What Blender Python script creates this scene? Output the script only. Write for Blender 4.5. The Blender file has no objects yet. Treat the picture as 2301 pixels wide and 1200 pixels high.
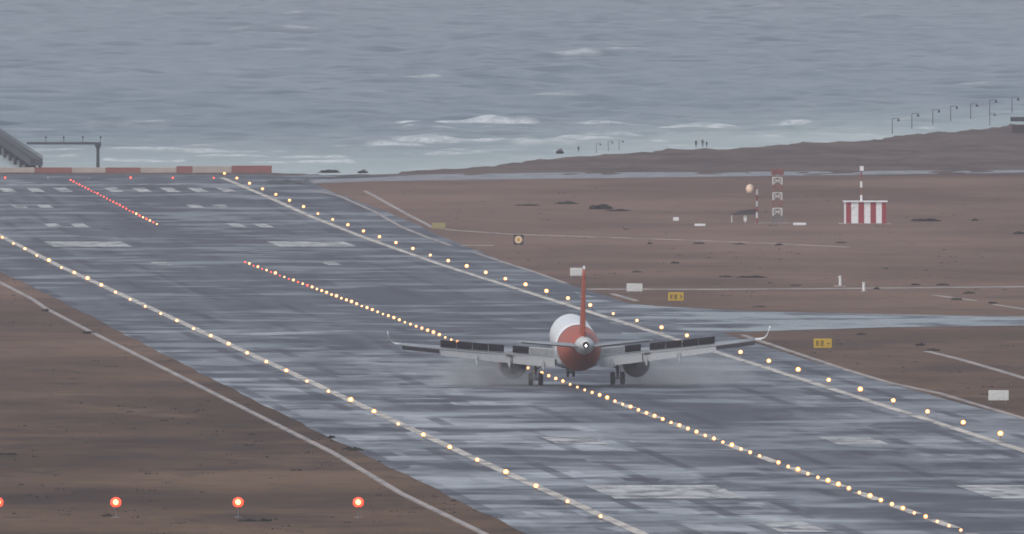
import bpy, bmesh, math, random
import numpy as np
from mathutils import Vector, Matrix

# ------------------------------------------------------------------ survey of the place
# metres; camera stands at (0, -Y0, HC), the runway runs away from it to the far shore.
F = 70800.0                 # focal length in photo pixels (2301 wide)
HC = 50.3                   # camera height above the runway datum
Y0 = 3000.0                 # world origin lies 3 km in front of the camera
RA, RB = 122.3, 0.041417    # runway centreline: X = RA - RB * distance
TH = math.atan(RB)
CT, ST = math.cos(TH), math.sin(TH)
PY = [0, 2187, 2500, 2900, 3300, 3700, 3950, 4130, 4300, 4480, 4600, 9999]
PZ = [1.9, 1.1, .5, 0, -.6, -1.18, -1.2, -.93, -.35, .1, .2, .2]

# ------------------------------------------------------------------ camera, world, sun, exposure
S = bpy.context.scene
COL = S.collection
cam_d = bpy.data.cameras.new('camera')
cam = bpy.data.objects.new('camera', cam_d)
COL.objects.link(cam)
cam_d.sensor_width = 36.0
cam_d.lens = 36.0 * F / 2301.0
cam_d.clip_start = 10.0
cam_d.clip_end = 60000.0
cam.location = (0, -Y0, HC)
cam.rotation_euler = (math.pi / 2 - math.atan(990.0 / F), 0, 0)
S.camera = cam

SUN_EL, SUN_AZ = math.radians(48), math.radians(215)   # azimuth clockwise from +Y
world = bpy.data.worlds.new('World')
S.world = world
world.use_nodes = True
wn, wl = world.node_tree.nodes, world.node_tree.links
wn.clear()
w_out = wn.new('ShaderNodeOutputWorld')
w_bg = wn.new('ShaderNodeBackground')
w_sky = wn.new('ShaderNodeTexSky')
w_sky.sky_type = 'NISHITA'
w_sky.sun_disc = False
w_sky.sun_elevation = SUN_EL
w_sky.sun_rotation = SUN_AZ
w_sky.air_density = 1.0
w_sky.dust_density = 2.0
w_sky.ozone_density = 1.0
w_hs = wn.new('ShaderNodeHueSaturation')
w_hs.inputs['Saturation'].default_value = 0.58
w_bg.inputs['Strength'].default_value = 0.10
wl.new(w_sky.outputs[0], w_hs.inputs['Color'])
wl.new(w_hs.outputs[0], w_bg.inputs['Color'])
wl.new(w_bg.outputs[0], w_out.inputs[0])

sun_d = bpy.data.lights.new('sun', 'SUN')
sun_d.energy = 0.9
sun_d.angle = math.radians(25)
sun_d.color = (1.0, 0.95, 0.9)
sun = bpy.data.objects.new('sun', sun_d)
COL.objects.link(sun)
sdir = Vector((math.sin(SUN_AZ) * math.cos(SUN_EL), math.cos(SUN_AZ) * math.cos(SUN_EL), math.sin(SUN_EL)))
sun.rotation_euler = sdir.to_track_quat('Z', 'Y').to_euler()
sun.location = (0, -200, 300)

S.view_settings.view_transform = 'Standard'
S.view_settings.look = 'None'
S.view_settings.gamma = 1.0
S.view_settings.use_curve_mapping = False
S.view_settings.exposure = 0.55
S.cycles.max_bounces = 6
S.cycles.volume_bounces = 0
S.cycles.volume_step_rate = 1.0
S.cycles.sample_clamp_indirect = 3.0
S.cycles.use_denoising = True
S.cycles.filter_width = 1.75

# ------------------------------------------------------------------ helpers
def prof(y):
    return float(np.interp(y, PY, PZ))

def ground_at(px, py):
    """the ground point seen at photo pixel (px, py): lateral X, distance Y"""
    y = 3000.0
    for _ in range(60):
        y = .5 * y + .5 * F * (HC - prof(y)) / (py + 390)
    return (px - 1150.5) * y / F, y

def rw(u, v):
    """runway frame: u metres right of the centreline, at distance v"""
    return RA - RB * v + u / CT, v

def P(x, y, z=0.0):
    return Vector((x, y - Y0, prof(y) + z))

def tag(o, label=None, cat=None, group=None, kind=None):
    if label: o['label'] = label
    if cat: o['category'] = cat
    if group: o['group'] = group
    if kind: o['kind'] = kind
    return o

def obj(name, bm, mats, parent=None, smooth=False):
    me = bpy.data.meshes.new(name)
    bmesh.ops.recalc_face_normals(bm, faces=bm.faces)
    bm.to_mesh(me)
    bm.free()
    for m in (mats if isinstance(mats, (list, tuple)) else [mats]):
        me.materials.append(m)
    if smooth:
        for p in me.polygons: p.use_smooth = True
    o = bpy.data.objects.new(name, me)
    COL.objects.link(o)
    if parent is not None: o.parent = parent
    return o

def empty(name, loc, rz=0.0):
    o = bpy.data.objects.new(name, None)
    o.empty_display_size = .5
    COL.objects.link(o)
    o.location = loc
    o.rotation_euler = (0, 0, rz)
    return o

def dup(root, loc, rz=None):
    r = root.copy(); COL.objects.link(r); r.location = loc
    if rz is not None: r.rotation_euler = (0, 0, rz)
    for ch in list(root.children):
        c = ch.copy(); COL.objects.link(c); c.parent = r
        for g in ch.children:
            d = g.copy(); COL.objects.link(d); d.parent = c
    return r

def box(bm, c, s, rot=None, mi=0):
    r = bmesh.ops.create_cube(bm, size=1.0)
    M = Matrix.Translation(c) @ (rot.to_4x4() if rot else Matrix.Identity(4)) @ Matrix.Diagonal((s[0], s[1], s[2], 1))
    bmesh.ops.transform(bm, matrix=M, verts=r['verts'])
    for v in r['verts']:
        for f in v.link_faces: f.material_index = mi
    return r['verts']

def tube(bm, a, b, r1, r2=None, n=8, mi=0):
    a, b = Vector(a), Vector(b)
    r2 = r1 if r2 is None else r2
    q = (b - a).to_track_quat('Z', 'Y')
    ra, rb_ = [], []
    for i in range(n):
        d = q @ Vector((math.cos(2 * math.pi * i / n), math.sin(2 * math.pi * i / n), 0))
        ra.append(bm.verts.new(a + d * r1)); rb_.append(bm.verts.new(b + d * r2))
    fs = [bm.faces.new((ra[i], ra[(i + 1) % n], rb_[(i + 1) % n], rb_[i])) for i in range(n)]
    fs += [bm.faces.new(ra[::-1]), bm.faces.new(rb_)]
    for f in fs: f.material_index = mi

def rings(bm, sects, n=24, axis='Y', mi=None, cap=True):
    """loft of ellipses: (pos, cx, cz, rx, rz)"""
    prev = None
    for k, (p, cx, cz, rx, rz) in enumerate(sects):
        cur = []
        for i in range(n):
            a = 2 * math.pi * i / n
            x, z = cx + rx * math.cos(a), cz + rz * math.sin(a)
            cur.append(bm.verts.new((x, p, z) if axis == 'Y' else (x, z, p)))
        if prev:
            for i in range(n):
                f = bm.faces.new((prev[i], prev[(i + 1) % n], cur[(i + 1) % n], cur[i]))
                if mi: f.material_index = mi(k)
        elif cap: bm.faces.new(cur)
        prev = cur
    if cap: bm.faces.new(prev)

def ico(bm, c, r, sub=2, sc=(1, 1, 1), mi=0):
    q = bmesh.ops.create_icosphere(bm, subdivisions=sub, radius=r)
    bmesh.ops.transform(bm, matrix=Matrix.Translation(c) @ Matrix.Diagonal((*sc, 1)), verts=q['verts'])
    for v in q['verts']:
        for f in v.link_faces: f.material_index = mi

ONES = ['', 'first', 'second', 'third', 'fourth', 'fifth', 'sixth', 'seventh', 'eighth', 'ninth', 'tenth', 'eleventh', 'twelfth',
        'thirteenth', 'fourteenth', 'fifteenth', 'sixteenth', 'seventeenth', 'eighteenth', 'nineteenth']
def ordinal(n):
    if n < 20: return ONES[n]
    t, u = divmod(n, 10)
    if u == 0: return {2: 'twentieth', 3: 'thirtieth', 4: 'fortieth', 5: 'fiftieth', 6: 'sixtieth'}[t]
    return {2: 'twenty', 3: 'thirty', 4: 'forty', 5: 'fifty', 6: 'sixty'}[t] + '-' + ONES[u]

# ------------------------------------------------------------------ materials
def new_mat(name):
    m = bpy.data.materials.new(name)
    m.use_nodes = True
    n, l = m.node_tree.nodes, m.node_tree.links
    return m, n, l, n['Principled BSDF']

def plain(name, col, rough=.6, metal=0.0, var=.12, scale=3.0, spec=.5):
    """a paint or metal with slight uneven wear"""
    m, n, l, b = new_mat(name)
    tc = n.new('ShaderNodeTexCoord')
    nz = n.new('ShaderNodeTexNoise'); nz.inputs['Scale'].default_value = scale; nz.inputs['Detail'].default_value = 5
    rp = n.new('ShaderNodeValToRGB')
    rp.color_ramp.elements[0].position = .3; rp.color_ramp.elements[1].position = .75
    rp.color_ramp.elements[0].color = (*[c * (1 - var) for c in col], 1)
    rp.color_ramp.elements[1].color = (*[min(1, c * (1 + var)) for c in col], 1)
    l.new(tc.outputs['Object'], nz.inputs['Vector']); l.new(nz.outputs[0], rp.inputs[0])
    l.new(rp.outputs[0], b.inputs['Base Color'])
    b.inputs['Roughness'].default_value = rough
    b.inputs['Metallic'].default_value = metal
    b.inputs['Specular IOR Level'].default_value = spec
    return m

def glow(name, col, strength):
    m, n, l, b = new_mat(name)
    b.inputs['Base Color'].default_value = (*col, 1)
    b.inputs['Emission Color'].default_value = (*col, 1)
    b.inputs['Emission Strength'].default_value = strength
    m.cycles.emission_sampling = 'NONE'
    return m

def node(n, t, **kw):
    q = n.new(t)
    for k, v in kw.items(): setattr(q, k, v)
    return q

def math_(n, l, op, a, b=None, clamp=False):
    q = n.new('ShaderNodeMath'); q.operation = op; q.use_clamp = clamp
    for i, x in enumerate((a, b)):
        if x is None: continue
        if isinstance(x, (int, float)): q.inputs[i].default_value = x
        else: l.new(x, q.inputs[i])
    return q.outputs[0]

def ramp(n, l, src, stops):
    r = n.new('ShaderNodeValToRGB')
    e = r.color_ramp.elements
    while len(e) < len(stops): e.new(.5)
    for q, (p, c) in zip(e, stops):
        q.position = p
        q.color = (c, c, c, 1) if isinstance(c, (int, float)) else (*c, 1)
    l.new(src, r.inputs[0])
    return r.outputs[0]

def noise(n, l, vec, scale, detail=4, rough=.55, sc=None, loc=None):
    if sc or loc:
        mp = n.new('ShaderNodeMapping')
        if sc: mp.inputs['Scale'].default_value = sc
        if loc: mp.inputs['Location'].default_value = loc
        l.new(vec, mp.inputs['Vector']); vec = mp.outputs[0]
    q = n.new('ShaderNodeTexNoise')
    q.inputs['Scale'].default_value = scale; q.inputs['Detail'].default_value = detail; q.inputs['Roughness'].default_value = rough
    l.new(vec, q.inputs['Vector'])
    return q.outputs[0]

def mix(n, l, fac, a, b, blend='MIX'):
    q = n.new('ShaderNodeMix'); q.data_type = 'RGBA'; q.blend_type = blend
    for i, x in ((0, fac), (6, a), (7, b)):
        if isinstance(x, (int, float)): q.inputs[i].default_value = x if i == 0 else (x, x, x, 1)
        elif isinstance(x, tuple): q.inputs[i].default_value = (*x, 1)
        else: l.new(x, q.inputs[i])
    return q.outputs[2]

def runway_coords(n, l):
    tc = n.new('ShaderNodeTexCoord')
    mp = n.new('ShaderNodeMapping')
    mp.inputs['Rotation'].default_value = (0, 0, -TH)
    mp.inputs['Location'].default_value = (-(RA - RB * Y0) * CT, 0, 0)
    l.new(tc.outputs['Object'], mp.inputs['Vector'])
    sx = n.new('ShaderNodeSeparateXYZ'); l.new(mp.outputs[0], sx.inputs[0])
    return mp.outputs[0], sx.outputs[0], sx.outputs[1]

def asphalt(name, wet=0.0, rubber=True):
    m, n, l, b = new_mat(name)
    vec, u, v = runway_coords(n, l)
    big = noise(n, l, vec, 1.0, 4, .6, sc=(.030, .0075, 1), loc=(3, 90, 0))
    mid = noise(n, l, vec, 1.0, 4, .62, sc=(.12, .024, 1), loc=(13, 20, 0))
    row = noise(n, l, vec, 1.0, 2, .5, sc=(.062, .040, 1), loc=(1, 55, 0))
    fine = noise(n, l, vec, 1.0, 4, .65, sc=(.35, .16, 1), loc=(7, 3, 0))
    # resurfaced slabs square to the runway; wet sheen is painted into their pale colour
    def slabs(sx, sy, ox, oy, lo, hi):
        vor = n.new('ShaderNodeTexVoronoi'); vor.distance = 'CHEBYCHEV'; vor.inputs['Scale'].default_value = 1.0
        vor.inputs['Randomness'].default_value = .85
        mp = n.new('ShaderNodeMapping'); mp.inputs['Scale'].default_value = (sx, sy, 1); mp.inputs['Location'].default_value = (ox, oy, 0)
        l.new(vec, mp.inputs['Vector']); l.new(mp.outputs[0], vor.inputs['Vector'])
        sp = n.new('ShaderNodeSeparateColor'); l.new(vor.outputs['Color'], sp.inputs[0])
        return ramp(n, l, sp.outputs[0], [(lo, 0), (hi, 1)])
    sl1 = slabs(.13, .055, 0, 0, .60, .70)
    sl2 = slabs(.33, .040, 5, 9, .62, .78)
    nearf = n.new('ShaderNodeMapRange'); nearf.inputs[1].default_value = 250; nearf.inputs[2].default_value = -330
    nearf.inputs[3].default_value = .20; nearf.inputs[4].default_value = 1.0
    l.new(v, nearf.inputs[0])
    zone = ramp(n, l, mid, [(.42, .15), (.62, 1)])
    pale = math_(n, l, 'MULTIPLY', ramp(n, l, row, [(.48, 0), (.60, 1)]), .46)
    pale = math_(n, l, 'ADD', pale, math_(n, l, 'MULTIPLY', math_(n, l, 'MULTIPLY', sl1, zone), .60))
    pale = math_(n, l, 'ADD', pale, math_(n, l, 'MULTIPLY', math_(n, l, 'MULTIPLY', sl2, zone), .45), True)
    left = n.new('ShaderNodeMapRange'); left.inputs[1].default_value = 6; left.inputs[2].default_value = -8
    left.inputs[3].default_value = .75; left.inputs[4].default_value = 1.15; l.new(u, left.inputs[0])
    pale = math_(n, l, 'MULTIPLY', math_(n, l, 'MULTIPLY', pale, nearf.outputs[0]), left.outputs[0])
    if rubber:
        # tyre rubber along the middle keeps it dark
        ru = math_(n, l, 'ADD', u, math_(n, l, 'MULTIPLY', math_(n, l, 'SUBTRACT', mid, .5), 12))
        au = math_(n, l, 'ABSOLUTE', math_(n, l, 'SUBTRACT', ru, 4.5))
        rub = ramp(n, l, math_(n, l, 'MULTIPLY', au, .05), [(.25, 1), (.62, 0)])
        rub = math_(n, l, 'MULTIPLY', rub, ramp(n, l, big, [(.35, .45), (.6, 1)]))
        pale = math_(n, l, 'MULTIPLY', pale, math_(n, l, 'SUBTRACT', 1.0, math_(n, l, 'MULTIPLY', rub, .75)))
    fr = math_(n, l, 'FRACT', math_(n, l, 'MULTIPLY', math_(n, l, 'ADD', u, 100), 1 / 5.6))
    jn = ramp(n, l, math_(n, l, 'ABSOLUTE', math_(n, l, 'SUBTRACT', fr, .5)), [(.0, 1), (.08, 1), (.12, 0)])
    jn = math_(n, l, 'MULTIPLY', jn, ramp(n, l, noise(n, l, vec, 1, 2, .5, sc=(.1, .012, 1)), [(.45, 0), (.55, .75)]))
    c = mix(n, l, ramp(n, l, big, [(.32, 0), (.66, 1)]), (.036, .039, .050), (.082, .089, .104))
    c = mix(n, l, ramp(n, l, mid, [(.50, 0), (.68, .6)]), c, (.030, .031, .046))
    trk = noise(n, l, vec, 1.0, 4, .6, sc=(.30, .0042, 1), loc=(2, 11, 0))
    c = mix(n, l, ramp(n, l, trk, [(.50, 0), (.66, .6)]), c, (.022, .022, .033))
    c = mix(n, l, ramp(n, l, trk, [(.32, .5), (.44, 0)]), c, (.12, .13, .15))
    c = mix(n, l, pale, c, (.37, .39, .41))  # pale base colour includes the sheen of wet asphalt, strongest nearby
    if rubber: c = mix(n, l, math_(n, l, 'MULTIPLY', rub, .6), c, (.036, .035, .048))
    c = mix(n, l, jn, c, (.026, .025, .034))
    c = mix(n, l, ramp(n, l, fine, [(.5, 0), (.72, .45)]), c, (.036, .036, .042))
    l.new(c, b.inputs['Base Color'])
    # standing water: smooth patches
    pud = ramp(n, l, noise(n, l, vec, 1.0, 4, .6, sc=(.07, .035, 1), loc=(9, 4, 0)), [(.50 - wet * .12, 0), (.62 - wet * .12, 1)])
    r = n.new('ShaderNodeMapRange'); l.new(pud, r.inputs[0])
    r.inputs[3].default_value = .64; r.inputs[4].default_value = .36 - wet * .14
    l.new(r.outputs[0], b.inputs['Roughness'])
    b.inputs['Specular IOR Level'].default_value = .38
    bp = n.new('ShaderNodeBump'); bp.inputs['Strength'].default_value = .2; bp.inputs['Distance'].default_value = .02
    l.new(noise(n, l, vec, 3.0, 2), bp.inputs['Height']); l.new(bp.outputs[0], b.inputs['Normal'])
    return m

def dirt(name):
    m, n, l, b = new_mat(name)
    vec, u, v = runway_coords(n, l)
    a = noise(n, l, vec, 1.0, 6, .62, sc=(.020, .007, 1))
    d = noise(n, l, vec, 1.0, 5, .65, sc=(.055, .020, 1), loc=(5, 8, 0))
    f = noise(n, l, vec, 1.0, 4, .62, sc=(.30, .085, 1))
    c = mix(n, l, ramp(n, l, a, [(.38, 0), (.62, 1)]), (.074, .043, .025), (.160, .098, .058))
    c = mix(n, l, ramp(n, l, d, [(.51, 0), (.64, .85)]), c, (.046, .028, .022))
    c = mix(n, l, ramp(n, l, d, [(.30, .75), (.43, 0)]), c, (.185, .122, .078))
    c = mix(n, l, ramp(n, l, f, [(.54, 0), (.68, .7)]), c, (.038, .032, .024))
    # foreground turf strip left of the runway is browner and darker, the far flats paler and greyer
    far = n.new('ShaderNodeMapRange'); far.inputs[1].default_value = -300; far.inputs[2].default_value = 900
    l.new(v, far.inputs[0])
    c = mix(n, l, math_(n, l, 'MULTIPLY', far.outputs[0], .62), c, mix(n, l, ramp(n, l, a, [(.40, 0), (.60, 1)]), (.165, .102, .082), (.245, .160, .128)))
    wob = math_(n, l, 'ADD', v, math_(n, l, 'MULTIPLY', noise(n, l, vec, .03, 4), 90))
    dune = n.new('ShaderNodeMapRange'); dune.inputs[1].default_value = 1545; dune.inputs[2].default_value = 1590
    l.new(wob, dune.inputs[0])
    c = mix(n, l, math_(n, l, 'MULTIPLY', dune.outputs[0], .85), c, mix(n, l, ramp(n, l, d, [(.4, 0), (.6, 1)]), (.066, .052, .047), (.135, .102, .090)))
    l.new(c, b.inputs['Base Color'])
    b.inputs['Roughness'].default_value = .95
    b.inputs['Specular IOR Level'].default_value = .1
    bp = n.new('ShaderNodeBump'); bp.inputs['Strength'].default_value = .5; bp.inputs['Distance'].default_value = .15
    l.new(f, bp.inputs['Height']); l.new(bp.outputs[0], b.inputs['Normal'])
    return m

def road_paint(name, col, worn=.4):
    m, n, l, b = new_mat(name)
    vec, u, v = runway_coords(n, l)
    a = noise(n, l, vec, 1.0, 4, .65, sc=(.35, .05, 1))
    f = noise(n, l, vec, 1.0, 5, .7, sc=(.4, .10, 1))
    c = mix(n, l, ramp(n, l, a, [(.45, 0), (.75, worn)]), col, tuple(x * .45 for x in col))
    c = mix(n, l, ramp(n, l, f, [(.46, 0), (.62, min(1, worn * 1.3))]), c, (.11, .11, .12))
    l.new(c, b.inputs['Base Color'])
    b.inputs['Roughness'].default_value = .6
    b.inputs['Specular IOR Level'].default_value = .3
    return m

def sea_water(name):
    m, n, l, b = new_mat(name)
    tc = n.new('ShaderNodeTexCoord'); vec = tc.outputs['Object']
    at = n.new('ShaderNodeAttribute'); at.attribute_name = 'foam'
    sh = n.new('ShaderNodeAttribute'); sh.attribute_name = 'shallow'
    t1 = noise(n, l, vec, 1.0, 5, .6, sc=(.10, .014, 1))
    t2 = noise(n, l, vec, 1.0, 4, .6, sc=(.012, .0015, 1), loc=(4, 4, 0))
    deep = mix(n, l, ramp(n, l, t1, [(.35, 0), (.65, 1)]), (.046, .084, .104), (.100, .142, .166))
    deep = mix(n, l, ramp(n, l, t2, [(.4, 0), (.65, .6)]), deep, (.14, .175, .198))
    c = mix(n, l, sh.outputs['Fac'], deep, mix(n, l, t1, (.30, .385, .36), (.46, .51, .475)))
    br = noise(n, l, vec, 1.0, 5, .7, sc=(.5, .12, 1))
    brk = ramp(n, l, br, [(.32, .35), (.58, 1)])
    fo = math_(n, l, 'MULTIPLY', at.outputs['Fac'], brk, True)
    c = mix(n, l, fo, c, (.62, .66, .66))
    l.new(c, b.inputs['Base Color'])
    r = n.new('ShaderNodeMapRange'); l.new(fo, r.inputs[0]); r.inputs[3].default_value = .30; r.inputs[4].default_value = .9
    l.new(r.outputs[0], b.inputs['Roughness'])
    b.inputs['IOR'].default_value = 1.33
    sp = n.new('ShaderNodeMapRange'); l.new(sh.outputs['Fac'], sp.inputs[0]); sp.inputs[3].default_value = .5; sp.inputs[4].default_value = .10
    l.new(sp.outputs[0], b.inputs['Specular IOR Level'])
    bp = n.new('ShaderNodeBump'); bp.inputs['Strength'].default_value = .35; bp.inputs['Distance'].default_value = .12
    l.new(noise(n, l, vec, 1.0, 4, .6, sc=(.35, .12, 1)), bp.inputs['Height']); l.new(bp.outputs[0], b.inputs['Normal'])
    return m

M = dict(
    dirt=dirt('bare_earth'),
    asphalt=asphalt('wet_asphalt', .15),
    taxi=asphalt('wet_taxiway_asphalt', .75, False),
    road=road_paint('pale_asphalt', (.27, .275, .285), .5),
    paint=road_paint('white_paint', (.52, .52, .50), .8),
    edge=road_paint('edge_paint', (.64, .58, .50), .6),
    conc=road_paint('concrete', (.40, .345, .31), .45),
    sea=sea_water('sea_water'),
    white=plain('white_gloss_paint', (.78, .78, .78), .35),
    sign_back=plain('sign_back_grey', (.62, .62, .60), .5),
    red=plain('red_paint', (.30, .035, .045), .6),
    orange=plain('orange_paint', (.40, .075, .030), .5),
    grey=plain('light_grey_paint', (.28, .30, .31), .5),
    flap=plain('flap_grey', (.30, .315, .32), .6),
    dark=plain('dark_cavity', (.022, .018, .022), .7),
    metal=plain('dull_metal', (.22, .22, .23), .45, .6),
    darkmetal=plain('burnt_metal_and_shade', (.030, .029, .036), .6, 0.0),
    rubber=plain('tyre_rubber', (.015, .015, .016), .8),
    steel=plain('galvanised_steel', (.16, .17, .18), .6),
    pier=plain('weathered_pier_concrete', (.042, .048, .054), .85, var=.25, scale=.5),
    wall_red=plain('faded_red_wall', (.26, .10, .085), .8, var=.2, scale=.4),
    wall_white=plain('stained_white_wall', (.42, .36, .32), .8, var=.2, scale=.4),
    yellow=plain('sign_yellow', (.52, .34, .03), .5),
    yellow_old=plain('faded_sign_yellow', (.32, .27, .12), .6),
    black=plain('sign_black', (.02, .018, .015), .6),
    shrub=plain('scrub_leaf', (.050, .048, .036), .9, var=.4),
    shrub2=plain('dry_scrub_leaf', (.035, .030, .026), .9, var=.4),
    thatch=plain('dark_roof_sheet', (.035, .026, .024), .85),
    cloth=plain('windsock_cloth', (.80, .58, .42), .8),
    skin=plain('skin', (.35, .2, .14), .6),
    coat=plain('dark_clothes', (.03, .032, .036), .9),
    rock=plain('lava_rock', (.030, .027, .026), .9, var=.4),
    l_white=glow('lamp_warm_white', (1.0, .74, .38), 3.4),
    l_amber=glow('lamp_amber', (1.0, .50, .20), 4.0),
    l_red=glow('lamp_red', (1.0, .10, .07), 4.0),
    l_redhot=glow('lamp_red_core', (1.0, .42, .16), 3.0),
    l_redhalo=glow('lamp_red_halo', (1.0, .06, .025), 1.7),  # red glow painted around the core as its halo
    l_halo=glow('lamp_amber_halo', (1.0, .38, .10), 1.7),  # amber glow that stands in for the halo round the lamps
    l_tail=glow('tail_lamp', (1.0, 1.0, .95), 6.0),
    l_off=plain('unlit_lamp_glass', (.45, .45, .46), .2),
)

# ------------------------------------------------------------------ the sea
SEA_Z = -3.0
def build_sea():
    rng = np.random.default_rng(5)
    rows = np.concatenate([np.arange(4700, 9900, 4.0), np.arange(9900, 14001, 60.0)])
    inner = np.linspace(-1, 1, 420)
    nI = len(inner)
    hw = rows * .0205 + 35
    xs = inner[None, :] * hw[:, None]
    outer = np.array([-1400., -700, -350])
    Xg = np.concatenate([np.broadcast_to(outer, (len(rows), 3)), xs, np.broadcast_to(-outer[::-1], (len(rows), 3))], 1)
    Yg = np.broadcast_to(rows[:, None], Xg.shape)
    Z = np.zeros_like(Xg)
    # wind sea running in towards the land
    amp_in = np.clip((Yg - 4900) / 400., .25, 1.0) * np.where(Yg > 9900, .3, 1)
    for k in range(64):
        lam = math.exp(rng.uniform(math.log(8), math.log(75)))
        ang = rng.normal(0, .95)
        kx, ky = math.sin(ang) * 2 * math.pi / lam, math.cos(ang) * 2 * math.pi / lam
        A = .0088 * lam ** .80
        ph = rng.uniform(0, 6.28)
        w = kx * Xg + ky * Yg + ph
        gate = .55 + .45 * np.sin(Xg * rng.uniform(.01, .05) + Yg * rng.uniform(-.006, .006) + rng.uniform(0, 6.28))
        Z += A * gate * (np.sin(w) + .22 * np.sin(2 * w + .5 * math.pi))
    Z *= amp_in
    foam = np.zeros_like(Z)
    # shoreline of the land, far to near
    shx = np.array([-1500, -60, -19, 7, 29, 52, 84, 300, 1500.])
    shy = np.array([4640, 4640, 4620, 4850, 4990, 5090, 5250, 5900, 8000.])
    ys = np.interp(Xg, shx, shy)
    dist = Yg - ys
    wob = 25 * np.sin(Xg * .06 + 1) + 18 * np.sin(Xg * .021 + Yg * .01)
    shallow = np.clip(1 - (dist + wob - 120) / 800., 0, 1) ** 1.3
    # breakers: (x0, x1 px, y px of the foot, height m, foam)
    BR = [(870, 1430, 281, .62, 1), (1090, 1665, 293, .60, 1), (1722, 1836, 283, .85, 1), (190, 400, 290, .9, .35),
          (500, 556, 307, .7, .9), (755, 812, 288, .9, .35), (880, 1400, 321, .5, 1), (1000, 1320, 340, .35, .9),
          (230, 640, 341, .4, .9), (400, 780, 352, .35, 1), (560, 800, 365, .3, 1), (900, 1120, 345, .3, .8), (1880, 1990, 310, .4, 1),
          (230, 420, 362, .3, 1), (2040, 2110, 291, .35, .8), (0, 180, 352, .3, .8), (1300, 1600, 305, .35, .7), (660, 960, 330, .4, .9),
          (1150, 1500, 328, .3, .9), (1500, 1760, 316, .3, .9), (1300, 1560, 342, .3, .8), (0, 300, 340, .3, .8), (600, 1000, 318, .35, .8), (860, 1150, 291, .5, .9), (300, 620, 330, .3, .7), (1640, 1900, 305, .35, .8), (1880, 2100, 322, .3, .7), (30, 130, 365, .3, .9)]
    for (xa, xb, py, h, fo) in BR:
        y = F * (HC - SEA_Z) / (py + 390)
        ca, cb = (xa - 1150.5) * y / F, (xb - 1150.5) * y / F
        mid, hlf = (ca + cb) / 2, (cb - ca) / 2
        yc = y + 6 * np.sin((Xg - mid) / max(hlf, 3) * 2.2 + xa) + 2.0 * np.sin(Xg * .9 + py)
        t = np.clip(1.15 - np.abs(Xg - mid) / hlf, 0, 1)
        t = np.clip(t / .3, 0, 1) * (.75 + .25 * np.sin(Xg * .7 + py) * np.sin(Xg * .23 + xa))
        d = Yg - yc
        prof_ = np.where(d < 0, np.exp(-(d / 5.) ** 2), np.exp(-(d / 16.) ** 2))
        Z += h * t * prof_
        crest = np.exp(-((d + 2) / 7.5) ** 2)
        foam = np.maximum(foam, fo * np.clip(t * crest * 1.6, 0, 1))
        if fo > .5:    # foam left behind the breaker, on its shore side
            foam = np.maximum(foam, .42 * t * np.where(d < 0, np.exp(-(d / 40.) ** 2), 0))
    # extra foam where steep crests break offshore
    slope = np.zeros_like(Z); slope[1:-1] = (Z[2:] - Z[:-2]) / 8.0
    g = np.sin(Xg * .11 + Yg * .013) * np.sin(Xg * .043 - Yg * .021 + 2) + .6 * np.sin(Yg * .05 + Xg * .3)
    zs = Z / (Z[Yg < 9900].std() + 1e-6)
    caps = np.clip((zs - 1.75) * 1.3, 0, 1) * np.clip(g * 1.4 - .35, 0, 1)
    foam = np.maximum(foam, .7 * caps * (Yg < 9800) * (dist > 150))
    foam = np.maximum(foam, np.clip(1.25 - dist / 330., 0, 1) * .80 * (.62 + .38 * np.sin(Xg * .05 + Yg * .075 + 1.5 * np.sin(Xg * .11))))
    nr, nc = Xg.shape
    co = np.stack([Xg, Yg - Y0, Z + SEA_Z], -1).reshape(-1, 3).astype(np.float32)
    i = np.arange(nr - 1)[:, None] * nc + np.arange(nc - 1)[None, :]
    quads = np.stack([i, i + 1, i + nc + 1, i + nc], -1).reshape(-1).astype(np.int32)
    me = bpy.data.meshes.new('sea')
    nf = (nr - 1) * (nc - 1)
    me.vertices.add(nr * nc); me.vertices.foreach_set('co', co.ravel())
    me.loops.add(nf * 4); me.loops.foreach_set('vertex_index', quads)
    me.polygons.add(nf); me.polygons.foreach_set('loop_start', np.arange(0, nf * 4, 4, dtype=np.int32))
    me.polygons.foreach_set('use_smooth', np.ones(nf, dtype=bool))
    me.update(calc_edges=True)
    for nm, arr in (('foam', foam), ('shallow', shallow)):
        a = me.attributes.new(nm, 'FLOAT', 'POINT'); a.data.foreach_set('value', arr.ravel().astype(np.float32))
    me.materials.append(M['sea'])
    o = bpy.data.objects.new('sea', me); COL.objects.link(o)
    tag(o, kind='structure')
build_sea()

# ------------------------------------------------------------------ the ground
LX = np.array([-1500, -60, -19, 7, 29, 52, 84, 300, 1500.])
LY = np.array([4600, 4590, 4540, 4765, 4897, 5005, 5300, 5900, 7900.])
def land_z(x, y):
    ly = float(np.interp(x, LX, LY)) + 9 * math.sin(x * .31) + 5 * math.sin(x * .83 + 1)
    z = prof(y)
    if y > 4520:
        k = min(1, (y - 4520) / 120.)
        z += k * (.10 * math.sin(x * .9 + y * .05) + .12 * math.sin(x * .37 - y * .031) + .08 * math.sin(x * 2.1 + y * .2))
    if y > ly: z -= min(9, (y - ly) * .07)
    return z

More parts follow.
